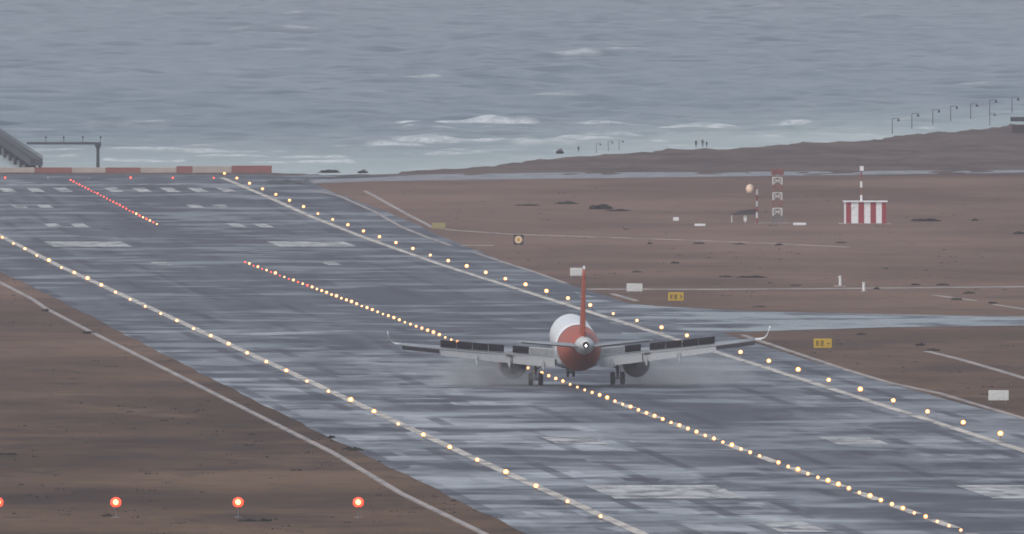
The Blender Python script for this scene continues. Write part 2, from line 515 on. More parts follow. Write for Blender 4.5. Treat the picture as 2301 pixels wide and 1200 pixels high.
def build_ground():
    ys = np.concatenate([np.arange(-200, 2000, 50.), np.arange(2000, 4500, 10.), np.arange(4500, 5500, 6.), np.arange(5500, 8200, 60.)])
    xs = np.concatenate([[-1500, -700, -400, -250], np.arange(-200, -100, 10.), np.arange(-100, 130, 2.0), np.arange(130, 250, 15.), [300, 450, 800, 1500]])
    bm = bmesh.new()
    g = [[bm.verts.new((x, y - Y0, land_z(x, y))) for x in xs] for y in ys]
    for j in range(len(ys) - 1):
        for i in range(len(xs) - 1):
            bm.faces.new((g[j][i], g[j][i + 1], g[j + 1][i + 1], g[j + 1][i]))
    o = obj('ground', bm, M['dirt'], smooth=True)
    tag(o, kind='structure')
build_ground()

# ------------------------------------------------------------------ paved surfaces
def loft(name, A, B, off, mat, parent=None, m=6, step=10.0, thick=0.0):
    """sheet between two polylines of (x, distance) points, draped on the ground"""
    def dense(Q, n):
        Q = np.array(Q, float)
        s = np.concatenate([[0], np.cumsum(np.hypot(*np.diff(Q, axis=0).T))])
        t = np.linspace(0, s[-1], n)
        return np.stack([np.interp(t, s, Q[:, 0]), np.interp(t, s, Q[:, 1])], 1)
    L = max(np.hypot(*np.diff(np.array(Q, float), axis=0).T).sum() for Q in (A, B))
    n = max(2, int(L / step) + 1)
    a, b_ = dense(A, n), dense(B, n)
    bm = bmesh.new()
    g = []
    for i in range(n):
        row = []
        for j in range(m + 1):
            q = a[i] + (b_[i] - a[i]) * j / m
            row.append(bm.verts.new(P(q[0], q[1], off)))
        g.append(row)
    for i in range(n - 1):
        for j in range(m):
            bm.faces.new((g[i][j], g[i][j + 1], g[i + 1][j + 1], g[i + 1][j]))
    if thick:
        ge = bmesh.ops.extrude_face_region(bm, geom=bm.faces[:])
        for e in ge['geom']:
            if isinstance(e, bmesh.types.BMVert): e.co.z -= thick
    return obj(name, bm, mat, parent)

def band(name, u0, u1, v0, v1, off, mat, parent=None, m=2, thick=0.0):
    vs = np.linspace(v0, v1, max(2, int(abs(v1 - v0) / 10) + 1))
    return loft(name, [rw(u0, v) for v in vs], [rw(u1, v) for v in vs], off, mat, parent, m, 10.0, thick)

ZA, ZP = .02, .045
vv = np.arange(1000, 4471, 10.)
def shl(v): return -30.7 + .18 * math.sin(v * .006) + .10 * math.sin(v * .043) + .08 * math.sin(v * .11)
def shr(v): return float(np.interp(v, [1000, 2600, 2830, 3000, 3300, 3520, 3860, 4120, 4360, 4500],
                                   [31.2, 31.2, 29.2, 29.0, 29.5, 30.0, 32.0, 34.0, 33.2, 34.0])) + .12 * math.sin(v * .05)
runway = loft('runway', [rw(shl(v), v) for v in vv], [rw(shr(v), v) for v in vv], ZA, M['asphalt'], None, 14)
tag(runway, kind='structure')
for s in (-1, 1):
    band('edge_line', s * 22.1, s * 23.0, 1400, 4500, ZP, M['edge'], runway, 1)
for k in range(5):           # threshold stripes either side of the centreline
    for s in (-1, 1):
        u = 2.6 + k * 3.9
        band('threshold_stripe', s * u, s * (u + 1.8), 4350, 4392, ZP, M['paint'], runway, 1)
band('threshold_line', -22.0, 22.0, 4425, 4431, ZP, M['paint'], runway, 4)
for s in (-1, 1):
    for (v0, v1) in ((4207, 4234), (4034, 4070)):
        for u in (9.2, 12.6):
            band('touchdown_mark', s * u, s * (u + 1.75), v0, v1, ZP, M['paint'], runway, 1)
    band('aiming_point_mark', s * 9.0, s * 18.6, 3858, 3906, ZP, M['paint'], runway, 3)
    band('touchdown_mark', s * 9.2, s * 10.9, 3694, 3722, ZP, M['paint'], runway, 1)
    band('touchdown_mark', s * 9.2, s * 13.4, 2540, 2572, ZP, M['paint'], runway, 1)
    band('aiming_point_mark', s * 9.0, s * 18.8, 2316, 2368, ZP, M['paint'], runway, 3)
    band('touchdown_mark', s * 9.2, s * 12.6, 2196, 2233, ZP, M['paint'], runway, 1)
    band('touchdown_mark', s * 9.2, s * 12.6, 2046, 2083, ZP, M['paint'], runway, 1)
for k in range(24):          # worn centreline dashes
    v0 = 2010 + k * 50
    if v0 > 2720: break
    band('centre_line_dash', -.45 + .3, .45 + .3, v0, v0 + 30, ZP, M['edge'], runway, 1)

G = ground_at
apron = loft('runway_end_apron', [rw(-75, 4470), rw(-75, 4556)], [rw(34, 4470), rw(52, 4530)], ZA, M['asphalt'], None, 12)
tag(apron, kind='structure')
far_pts = [(600, 404), (850, 394), (1250, 388), (1700, 386), (2301, 382), (2420, 381)]
near_pts = [(600, 416), (850, 407), (1250, 402), (1700, 396), (2301, 388), (2420, 387)]
road = loft('road', [G(*p) for p in far_pts], [G(*p) for p in near_pts], ZA, M['road'], None, 6, 2.0)
tag(road, kind='structure')
twf = [(1290, 655), (1380, 680), (1500, 690), (1700, 700), (2000, 707), (2301, 712), (2420, 714)]
twn = [(1400, 752), (1660, 747), (1800, 742), (1900, 739), (2000, 736), (2301, 732), (2420, 731)]
taxi = loft('taxiway', [G(*p) for p in twf], [G(*p) for p in twn], ZA + .012, M['taxi'], None, 12, 2.0)
tag(taxi, kind='structure')
# a band of wetter, paler asphalt crosses the runway there
strip = loft('wet_band', [rw(u, v) for u, v in ((-31, 3142), (-22, 3140), (-6, 3182), (10, 3186), (29, 3172))],
             [rw(u, v) for u, v in ((-31, 3122), (-22, 3118), (-6, 3168), (10, 3172), (29, 3160))], ZA + .010, M['taxi'], runway, 4, 3.0)

def path(pts, w, h=.10, mat='conc'):
    c = [G(*p) for p in pts]
    A, B = [], []
    for i, q in enumerate(c):
        a, b_ = c[max(0, i - 1)], c[min(len(c) - 1, i + 1)]
        d = np.array(b_) - np.array(a); d /= np.hypot(*d)
        nrm = np.array((-d[1], d[0]))
        A.append(tuple(np.array(q) + nrm * w / 2)); B.append(tuple(np.array(q) - nrm * w / 2))
    o = loft('path', A, B, h, M[mat], None, 1, 5.0, h + .05)
    tag(o, kind='structure')
path([(-40, 617), (0, 636), (70, 672), (104, 695), (200, 745), (380, 835), (600, 945), (750, 1020), (900, 1110), (1085, 1200), (1180, 1250)], .50)
path([(700, 428), (760, 440), (850, 480), (905, 512), (1012, 552)], .5, .06)
path([(820, 430), (880, 463), (950, 500), (972, 512), (1020, 518), (1150, 527), (1400, 535), (1700, 546), (1905, 556)], .55, .08)
path([(1035, 552), (1110, 552)], 3.0, .06)
path([(1065, 568), (1120, 586), (1195, 610), (1270, 637)], .45, .08)
path([(1320, 650), (1600, 651), (1900, 649), (2301, 645), (2400, 644)], 5.5, .06)
path([(1375, 661), (1430, 677)], .6, .08)
path([(1668, 754), (1760, 785), (1900, 832), (2000, 862), (2110, 885), (2200, 912), (2301, 942), (2360, 960)], .5, .1)
path([(2083, 790), (2150, 806), (2220, 826), (2301, 850), (2360, 866)], .7, .05)
path([(2100, 664), (2190, 676)], .6, .06)
path([(2235, 685), (2320, 698)], .6, .06)

# ------------------------------------------------------------------ lights
def round_lamp(name, stem_h, r_lens, m_lens, m_shell, foot=.18):
    """pole lamp with a lens facing down the runway to the approach side; parts: lens"""
    bm = bmesh.new()
    tube(bm, (0, 0, 0), (0, 0, .04), foot, foot * .9, 12)
    tube(bm, (0, 0, .04), (0, 0, stem_h), .035, .03, 8)
    tube(bm, (0, 0, stem_h), (0, 0, stem_h + r_lens * .5), r_lens * .35, r_lens * .5, 12)
    base = obj(name, bm, M['steel'])
    bm = bmesh.new()
    ico(bm, (0, 0, stem_h + r_lens * 1.05), r_lens, 2, (1, 1, .92))
    ring = obj('lens', bm, M[m_shell], base, True)  # outer shell; when lit its colour imitates the lamp's halo
    bm = bmesh.new()
    ico(bm, (0, -r_lens * .62, stem_h + r_lens * 1.08), r_lens * .54, 2)
    obj('bulb', bm, M[m_lens], ring, True)
    return base

def inset_lamp(name, m_lens, r=.155, m_shell='l_halo'):
    bm = bmesh.new()
    tube(bm, (0, 0, 0), (0, 0, .05), .22, .20, 14)
    base = obj(name, bm, M['steel'])
    bm = bmesh.new()
    ico(bm, (0, 0, .06 + r * .75), r, 2)
    ln = obj('lens', bm, M[m_shell], base, True)  # lit shells are coloured as the glow around the bulb
    bm = bmesh.new()
    ico(bm, (0, -r * .62, .06 + r * .8), r * .50, 2)
    obj('bulb', bm, M[m_lens], ln, True)
    return base

edge_w = round_lamp('runway_edge_light', .20, .20, 'l_white', 'l_halo')
edge_a = round_lamp('runway_edge_light', .20, .20, 'l_amber', 'l_halo')
cen_w = inset_lamp('centreline_light', 'l_white')
cen_r = inset_lamp('centreline_light', 'l_red', .115, 'l_redhalo')
end_r = inset_lamp('runway_end_light', 'l_red', .14, 'l_redhalo')
end_o = inset_lamp('runway_end_light', 'l_off', .13, 'l_off')
red_p = round_lamp('approach_light', .66, .40, 'l_redhot', 'l_redhalo', .3)
used = set()
LR = random.Random(11)
def place(proto, loc, rz=0.0):
    if proto.name not in used:
        used.add(proto.name); proto.location = loc; proto.rotation_euler = (0, 0, rz)
        return proto
    o = dup(proto, loc, rz)
    k = 1.0 if proto is red_p else LR.choice((.72, .85, .95, 1.0, 1.05, 1.18))      # size stands in for how brightly each lamp glows
    o.scale = (k, k, k)
    return o

# elevated edge lights, one pair every 54.3 m
right_far = right_near = left_n = 0
for k in range(28, -16, -1):
    v = 2997 + 54.3 * k
    far_end = v > 3900
    q = rw(23.55, v); px = 1150.5 + q[0] * F / q[1]
    if px < 2330 and k != 1:
        o = place(edge_a if far_end else edge_w, P(*q, ZA), TH)
        if k > 1:
            right_far += 1
            lab = ('amber' if far_end else 'warm white') + ' light beside the right edge line, %s from its far end' % ordinal(right_far)
        else:
            right_near += 1
            lab = 'warm white light beside the right edge line, %s after the right wingtip' % ordinal(right_near)
        tag(o, lab, 'runway light', 'lights along the right runway edge line')
    q = rw(-23.35, v); px = 1150.5 + q[0] * F / q[1]
    if px > -25 and k <= 18 and v > 2185:
        left_n += 1
        o = place(edge_a if far_end else edge_w, P(*q, ZA), TH)
        tag(o, ('amber' if far_end else 'warm white') + ' light beside the left edge line, %s from the left edge of the photo' % ordinal(left_n),
            'runway light', 'lights along the left runway edge line')

# flush centreline lights every 15 m: red, then red and white in turn, then white
n_run = {'far': 0, 'mid': 0, 'near': 0}
v, idx = 4462.0, 0
while v > 2195:
    q = rw(.0, v)
    run = 'far' if v > 4050 else ('mid' if 3070 < v < 3722 else ('near' if v < 2950 else None))
    if run and not 2462 < v < 2478:
        n_run[run] += 1
        if v > 4163: redl = True
        elif v > 3500: redl = idx % 2 == 0
        else: redl = False
        o = place(cen_r if redl else cen_w, P(*q, ZA), TH)
        c = 'red' if redl else 'white'
        lab = {'far': '%s centreline light, %s from the far end of the short red row',
               'mid': '%s centreline light, %s of the row running down to the left wing',
               'near': '%s centreline light, %s of the row running from under the aircraft'}[run] % (c, ordinal(n_run[run]))
        tag(o, lab, 'runway light', 'flush lights along the runway centreline')
    v -= 15.0; idx += 1

for px, lit, lab in ((8, 1, 'red light across the far runway end, nearest the left edge of the photo'),
                     (105, 0, 'unlit pale lamp across the runway end, left of the red centreline row'),
                     (198, 0, 'unlit pale lamp across the runway end, right of the red centreline row'),
                     (291, 1, 'dim red runway end light, third left of the right edge line'),
                     (386, 1, 'red runway end light, second left of the right edge line'),
                     (478, 1, 'red runway end light touching the start of the right edge line')):
    q = G(px, 405)
    tag(place(end_r if lit else end_o, P(q[0], 4486, ZA), TH), lab, 'runway light', 'lights across the far runway end')

for px, lab in ((-5, 'red approach light cut by the left edge of the photo'),
                (260, 'red approach light on the brown turf, left of the three whole ones'),
                (535, 'red approach light on the brown turf, middle of the three whole ones'),
                (805, 'red approach light nearest the pale path beside the runway')):
    q = G(px, 1163)
    tag(place(red_p, P(*q), 0), lab, 'approach light', 'red approach lights across the near turf')

# ------------------------------------------------------------------ striped wall at the runway end
def striped_wall():
    y = 4562.0
    X = lambda px: (px - 1150.5) * y / F
    root = empty('barrier_wall', P(X(300), y))
    tag(root, 'long low wall painted red and white across the runway end', 'wall')
    cuts = [(-160, -80, 1), (-80, 0, 0), (0, 78, 0), (78, 162, 1), (162, 237, 0), (237, 316, 1), (316, 396, 0), (396, 433, 1), (433, 520, 0), (520, 611, 1)]
    for (a, b_, red) in cuts:
        h = .78 if a < 380 else (.98 if a < 500 else 1.05)
        bm = bmesh.new()
        vs = box(bm, (0, 0, 0), (X(b_) - X(a) - .03, .45, h))
        bmesh.ops.bevel(bm, geom=[e for e in bm.edges], offset=.04, segments=1, affect='EDGES')
        o = obj('wall_panel', bm, M['wall_red'] if red else M['wall_white'], root)
        o.location = ((X(a) + X(b_)) / 2 - X(300), 0, h / 2 - .02)
        o['label'] = 'faded red panel' if red else 'stained white panel'
striped_wall()

# ------------------------------------------------------------------ approach light pier in the sea
def pier():
    # runs seaward along the runway's line
    y0, z0 = 4790.0, .95
    def at(px, y): return (px - 1150.5) * y / F
    def zz(py, y): return HC - (py + 390) * y / F
    root = empty('pier', (at(70, y0), y0 - Y0, SEA_Z))
    tag(root, 'dark approach light pier on rows of piles, running out to sea', 'pier')
    inv = Matrix.Translation(root.location).inverted()
    x0 = at(82, y0); slope = -.031
    zt = zz(357, y0)
    Lp = 640.0
    bm = bmesh.new()
    d = Vector((slope, 1, 0)).normalized()
    q = Matrix.Rotation(math.atan(-slope), 3, 'Z')
    cen = Vector((x0, y0 - Y0, zt)) + d * Lp / 2
    box(bm, inv @ (cen + Vector((0, 0, -.50))), (1.9, Lp, 1.0), q)
    deck = obj('deck', bm, M['pier'], root)
    for s in (-1, 1):
        bm = bmesh.new()
        off = q @ Vector((s * .9, 0, 0))
        box(bm, inv @ (cen + off + Vector((0, 0, .42))), (.05, Lp, .06), q)
        for k in range(90):
            p = Vector((x0, y0 - Y0, zt)) + d * (k * 7.0) + off
            tube(bm, inv @ (p + Vector((0, 0, -.25))), inv @ (p + Vector((0, 0, .42))), .03, n=5)
        obj('railing', bm, M['pier'], root)
    for k in range(12):
        p = Vector((x0, y0 - Y0, zt)) + d * (6 + k * 55.0)
        for s in (-1, 1):
            o_ = q @ Vector((s * .62, 0, 0))
            bm = bmesh.new()
            tube(bm, inv @ (p + o_ + Vector((0, 0, -.95))), inv @ Vector((p.x + o_.x, p.y, SEA_Z - 3)), .24, .27, 8)
            obj('pile', bm, M['pier'], root)
    # cross bar carrying lamps, resting on a tee headed pile
    yb = y0 + 120
    xb0, xb1, zb = at(60, yb), at(227, yb), zz(322, yb)
    bm = bmesh.new()
    box(bm, inv @ Vector(((xb0 + xb1) / 2, yb - Y0, zb)), (xb1 - xb0, .8, .36))
    obj('crossbar', bm, M['pier'], root)
    bm = bmesh.new()
    xp = at(220, yb)
    tube(bm, inv @ Vector((xp, yb - Y0, zb - .95)), inv @ Vector((xp, yb - Y0, SEA_Z - 3)), .24, .28, 10)
    tube(bm, inv @ Vector((xp, yb - Y0, zb - .95)), inv @ Vector((xp, yb - Y0, zb - .18)), .24, .55, 10)
    obj('pile', bm, M['pier'], root)
    for px in (103, 143, 186, 226):
        bm = bmesh.new()
        x = at(px, yb)
        tube(bm, inv @ Vector((x, yb - Y0, zb + .15)), inv @ Vector((x, yb - Y0, zb + .8)), .05, n=6)
        ico(bm, inv @ Vector((x, yb - Y0 - .05, zb + .95)), .19, 1)
        obj('lamp', bm, M['pier'], root)
pier()

# ------------------------------------------------------------------ aerials, hut, windsock
def px_to(px, py_foot):
    x, y = G(px, py_foot)
    return x, y, F / y          # metres and pixels per metre there

def striped_hut():
    x, y, s = px_to(1944, 503)
    root = empty('equipment_hut', P(x, y))
    tag(root, 'red and white striped equipment hut with a flat white roof', 'hut')
    w, dpt, h = 94 / s, 3.2, 49 / s
    edges = [-.5, -.46, -.335, -.165, -.025, .125, .26, .395, .5]
    mats = [0, 1, 0, 1, 0, 1, 0, 1]
    for i in range(8):
        bm = bmesh.new()
        a, b_ = edges[i] * w, edges[i + 1] * w
        box(bm, ((a + b_) / 2, 0, h / 2), (b_ - a, dpt, h))
        o = obj('wall_panel', bm, M['red'] if mats[i] else M['white'], root)
        o['label'] = 'red wall panel' if mats[i] else 'white wall panel'
    bm = bmesh.new()
    box(bm, (0, 0, h + .09), (w + .35, dpt + .4, .18))
    obj('roof', bm, M['white'], root)
    bm = bmesh.new()
    box(bm, (0, 0, .05), (w + 1.4, dpt + 1.6, .1))
    obj('base_slab', bm, M['conc'], root)
    bm = bmesh.new()
    tube(bm, (-.31 * w, -dpt / 2 - .12, h * .78), (-.31 * w, -dpt / 2, h * .78), .17, .17, 10)
    obj('wall_lamp', bm, M['white'], root)
    # mast on the roof
    mast = empty('roof_mast', (0, 0, 0)); mast.parent = root; mast.location = (-.09 * w, 0, h + .18)
    H = 78 / s
    seg = [(0, .16, 0), (.16, .38, 1), (.38, .56, 0), (.56, .86, 1), (.86, 1, 0)]
    for a, b_, r in seg:
        bm = bmesh.new()
        tube(bm, (0, 0, a * H), (0, 0, b_ * H), .15 if r == 0 else .10, n=8)
        if b_ == 1: box(bm, (0.05, 0, .93 * H), (.5, .3, .14 * H))
        obj('mast_section', bm, M['wall_red'] if r else M['white'], mast)
striped_hut()

def lattice_tower():
    x, y, s = px_to(1747, 502)
    root = empty('lattice_mast', P(x, y))
    tag(root, 'tall red and white lattice mast standing left of the striped hut', 'mast')
    H, w = 122 / s, 20 / s
    n = 7
    for k in range(n):
        z0, z1 = H * k / n, H * (k + 1) / n
        bm = bmesh.new()
        c = [(-w / 2, -w / 2), (w / 2, -w / 2), (w / 2, w / 2), (-w / 2, w / 2)]
        for i in range(4):
            a, b_ = c[i], c[(i + 1) % 4]
            tube(bm, (*a, z0), (*a, z1), .085, n=6)
            tube(bm, (*a, z0 + .04), (*b_, z1 - .04), .045, n=5)
            tube(bm, (*b_, z0 + .04), (*a, z1 - .04), .045, n=5)
            tube(bm, (*a, z1 - .05), (*b_, z1 - .05), .06, n=5)
            tube(bm, (*a, (z0 + z1) / 2), (*b_, (z0 + z1) / 2), .04, n=5)
        colr = M['steel'] if k == 0 else (M['sign_back'] if k % 2 == 1 else M['wall_red'])
        o = obj('mast_section', bm, colr, root)
        o['label'] = 'bare grey section' if k == 0 else ('white painted section' if k % 2 else 'red painted section')
    bm = bmesh.new()
    box(bm, (0, 0, H - .35), (w + .5, .5, .7))
    obj('aerial', bm, M['wall_red'], root)
    bm = bmesh.new()
    box(bm, (.2, 0, .03), (w + 5.0, 4, .08))
    obj('base_slab', bm, M['conc'], root)
lattice_tower()

def windsock():
    x, y, s = px_to(1701, 503)
    root = empty('windsock', P(x, y))
    tag(root, 'pale windsock blowing towards the camera from a striped pole', 'windsock')
    H = 78 / s
    for k in range(6):
        bm = bmesh.new()
        tube(bm, (0, 0, H * k / 6), (0, 0, H * (k + 1) / 6), .13 if k % 2 else .10, n=8)
        obj('pole_section', bm, M['white'] if k % 2 else M['red'], root)
    bm = bmesh.new()
    tube(bm, (0, 0, H - .05), (-.28, -.4, H + .12), .05, n=6)
    tube(bm, (-.28, -.4, H + .12), (-.9, -.5, H + .1), .04, n=6)
    obj('swivel_arm', bm, M['orange'], root)
    bm = bmesh.new()
    rings(bm, [(-.5, -.93, H + .1, .52, .56), (-1.0, -.93, H + .06, .52, .56), (-1.8, -.95, H, .48, .52), (-2.8, -.97, H - .08, .42, .46), (-3.5, -.98, H - .16, .34, .36)], 16)
    obj('sock', bm, M['cloth'], root, True)
windsock()

def shelter():
    x, y, s = px_to(1672, 500)
    root = empty('shelter', P(x, y))
    tag(root, 'low dark roofed shelter on white posts beneath the windsock', 'shelter')
    bm = bmesh.new()
    v = [(-1.75, -.8, 1.0), (1.75, -.8, 1.05), (1.85, .8, 1.1), (-1.75, .8, 1.05), (1.6, 0, 1.78), (-.35, 0, 1.6)]
    V = [bm.verts.new(q) for q in v]
    for f in ((0, 1, 4, 5), (2, 3, 5, 4), (1, 2, 4), (3, 0, 5), (3, 2, 1, 0)): bm.faces.new([V[i] for i in f])
    obj('roof', bm, M['thatch'], root)
    for px in (-1.6, 0.15, 1.65):
        bm = bmesh.new()
        box(bm, (px, -.5, .5), (.14 if px else .3, .14, 1.0))
        obj('post', bm, M['sign_back'], root)
    bm = bmesh.new(); box(bm, (.15, -.4, .6), (.42, .3, .75)); obj('cabinet', bm, M['white'], root)
shelter()

def slab(px, py, w, d, h, label):
    x, y, s = px_to(px, py)
    bm = bmesh.new()
    box(bm, (0, 0, h / 2), (w, d, h))
    bmesh.ops.bevel(bm, geom=bm.edges[:], offset=min(.04, h * .2), segments=1, affect='EDGES')
    o = obj('concrete_slab', bm, M['white'])
    o.location = P(x, y)
    tag(o, label, 'slab', 'white slabs on the far earth')
slab(1573, 508, 22 / 15.7, 3, .28, 'short white slab on the ground left of the dark roofed shelter')
slab(1797, 506, 26 / 15.7, 3, .30, 'white slab on the ground right of the lattice mast')
slab(1519, 496, 12 / 15.7, 1.2, .45, 'small white block alone on the earth left of the shelter')

# ------------------------------------------------------------------ signs
SEG = {'E': [(0, 0, .22, 1), (.22, .8, .8, 1), (.22, .4, .7, .6), (.22, 0, .8, .2)],
       '8': [(0, 0, .22, 1), (.6, 0, .82, 1), (.22, .8, .6, 1), (.22, .41, .6, .59), (.22, 0, .6, .2)],
       '2': [(0, .8, .82, 1), (.6, .5, .82, .8), (0, .41, .82, .59), (0, .2, .22, .41), (0, 0, .82, .2)]}
def glyph(bm, ch, x, z, h, w, y):
    if ch == '>':
        vs = [(x, z), (x + w, z + h / 2), (x, z + h), (x, z + h * .68), (x + w * .5, z + h / 2), (x, z + h * .32)]
        a = [bm.verts.new((p[0], y, p[1])) for p in vs]
        b_ = [bm.verts.new((p[0], y - .012, p[1])) for p in vs]
        for i in range(6): bm.faces.new((a[i], a[(i + 1) % 6], b_[(i + 1) % 6], b_[i]))
        for q in (b_, a):
            bm.faces.new((q[0], q[1], q[4], q[5])); bm.faces.new((q[1], q[2], q[3], q[4]))
        return
    if ch == '-':
        box(bm, (x + w / 2, y - .006, z + h * .42), (w, .012, h * .22)); return
    for (a, b_, c, d) in SEG[ch]:
        box(bm, (x + (a + c) / 2 * w, y - .006, z + (b_ + d) / 2 * h), ((c - a) * w, .012, (d - b_) * h))

def board(name, px, x_w, py_top, py_bot, py_foot, mat, label, cat, group, text=None, faint=False, legs=2):
    x, y, s = px_to(px, py_foot)
    w, h = x_w / s, (py_bot - py_top) / s
    z0 = (py_foot - py_bot) / s
    root = empty(name, P(x, y))
    tag(root, label, cat, group)
    bm = bmesh.new()
    box(bm, (0, 0, z0 + h / 2), (w, .22, h))
    bmesh.ops.bevel(bm, geom=bm.edges[:], offset=.03, segments=1, affect='EDGES')
    obj('panel', bm, M[mat], root)
    for k in range(legs):
        bm = bmesh.new()
        lx = w * (-.38 + .76 * k / max(1, legs - 1))
        tube(bm, (lx, 0, 0), (lx, 0, z0 + .02), .05, n=8)
        tube(bm, (lx, 0, 0), (lx, 0, .03), .12, n=8)
        obj('leg', bm, M['steel'], root)
    if text:
        bm = bmesh.new()
        cw = h * .36; g = h * .12
        xx = -w * .36
        for ch in text:
            if ch == ' ': xx += cw * .55; continue
            glyph(bm, ch, xx, z0 + h * .26, h * .5, cw * (.8 if ch in '>-' else 1), -.112)
            xx += cw + g
        obj('lettering', bm, M['yellow_old' if faint else 'black'], root)
    return root
board('sign_board', 1298, 34, 602, 620, 626, 'sign_back', 'blank pale board standing directly behind the tail fin', 'sign', 'blank sign boards')
board('sign_board', 1426, 36, 637, 655, 660, 'sign_back', 'blank pale board just right of the tail fin beside the thin road', 'sign', 'blank sign boards')
board('sign_board', 2244, 46, 877, 900, 907, 'sign_back', 'blank pale board on dark earth beside the runway, nearest the camera', 'sign', 'blank sign boards')
board('taxiway_sign', 1519, 35, 657, 676, 681, 'yellow', 'yellow sign lettered E8 with an arrow, above the pale taxiway', 'sign', 'yellow taxiway signs', 'E8 >')
board('taxiway_sign', 1849, 41, 761, 782, 788, 'yellow', 'yellow sign lettered E2 with a dash, right of the right wingtip', 'sign', 'yellow taxiway signs', 'E2 -')
board('taxiway_sign', 986, 30, 501, 514, 518, 'yellow_old', 'faded yellow sign where the far pale path bends', 'sign', 'yellow taxiway signs')

def round_marker():
    x, y, s = px_to(1165, 553)
    root = empty('distance_marker', P(x, y))
    tag(root, 'black square marker with a pale orange disc beside the far path', 'sign')
    bm = bmesh.new(); box(bm, (0, 0, 14.5 / s), (22 / s, .2, 22 / s)); obj('panel', bm, M['black'], root)
    bm = bmesh.new(); tube(bm, (0, -.10, 14.5 / s), (0, -.13, 14.5 / s), 8.5 / s, n=20); obj('disc', bm, M['cloth'], root)
    bm = bmesh.new(); tube(bm, (0, -.13, 14.5 / s), (0, -.145, 14.5 / s), 3.8 / s, n=16); obj('disc_centre', bm, M['yellow'], root)
    for k in (-1, 1):
        bm = bmesh.new(); tube(bm, (k * .35, 0, 0), (k * .35, 0, 5 / s), .05, n=6); obj('leg', bm, M['steel'], root)
round_marker()

def marker_post(px, py, h_px, label, bent):
    x, y, s = px_to(px, py)
    root = empty('marker_post', P(x, y))
    tag(root, label, 'marker', 'white marker posts by the thin road')
    h = h_px / s
    bm = bmesh.new()
    tube(bm, (0, 0, 0), (0, 0, h * .8), .16, .14, 8)
    tube(bm, (0, 0, h * .8), (-.10 if bent else 0, 0, h), .15, .17, 8)
    obj('post', bm, M['white'], root)
    bm = bmesh.new(); box(bm, (0, 0, .06), (1.3 if bent else .7, 1.0, .14)); obj('base_slab', bm, M['conc'], root)
marker_post(1888, 644, 24, 'white bent post on a low slab behind the thin road', True)
marker_post(1941, 656, 22, 'white straight post in front of the thin road', False)

# ------------------------------------------------------------------ the shore: lamps, people, posts, kiosk
def street_lamp_proto():
    bm = bmesh.new()
    tube(bm, (0, 0, -1.5), (0, 0, 1), .075, .05, 8)
    root = obj('street_lamp', bm, M['pier'])
    bm = bmesh.new()
    tube(bm, (0, 0, .97), (1.02, 0, 1.0), .05, .04, 6)
    obj('arm', bm, M['pier'], root)
    bm = bmesh.new()
    tube(bm, (1.02, 0, .50), (1.02, 0, 1.0), .26, .08, 10)
    obj('lamp_shade', bm, M['pier'], root)
    return root
lamps = [(2005, 266, 1.0, 'on the shore, leftmost of the tall row'), (2049, 255, 1, 'second from the left of the tall row'),
         (2096, 246, 1, 'third from the left of the tall row'), (2136, 238, 1, 'fourth from the left of the tall row'),
         (2181, 233, 1, 'third from the right of the tall row'), (2224, 224, 1, 'second from the right of the tall row'),
         (2274, 219, 1, 'on the shore, rightmost of the tall row'), (2224, 255, .8, 'standing lower between the two rightmost tall ones'),
         (1340, 322, .6, 'left of a small group near the middle of the shore'), (1367, 318, .6, 'between the other two of the small group'),
         (1391, 316, .6, 'right of a small group near the middle of the shore')]
lp = street_lamp_proto()
for i, (px, py, k, lab) in enumerate(lamps):
    y = 5200 if k >= .8 else 4900
    x = (px - 1150.5) * y / F
    ztop = HC - (py + 390) * y / F
    o = lp if i == 0 else dup(lp, (0, 0, 0))
    gz = land_z(x, y)
    o.location = (x, y - Y0, ztop - k)
    o.scale = (k, k, k)
    tag(o, 'dark street lamp ' + lab, 'street lamp', 'street lamps along the shore')
# posts reach the ground below them
for o in [q for q in bpy.data.objects if q.name.startswith('street_lamp')]:
    pass

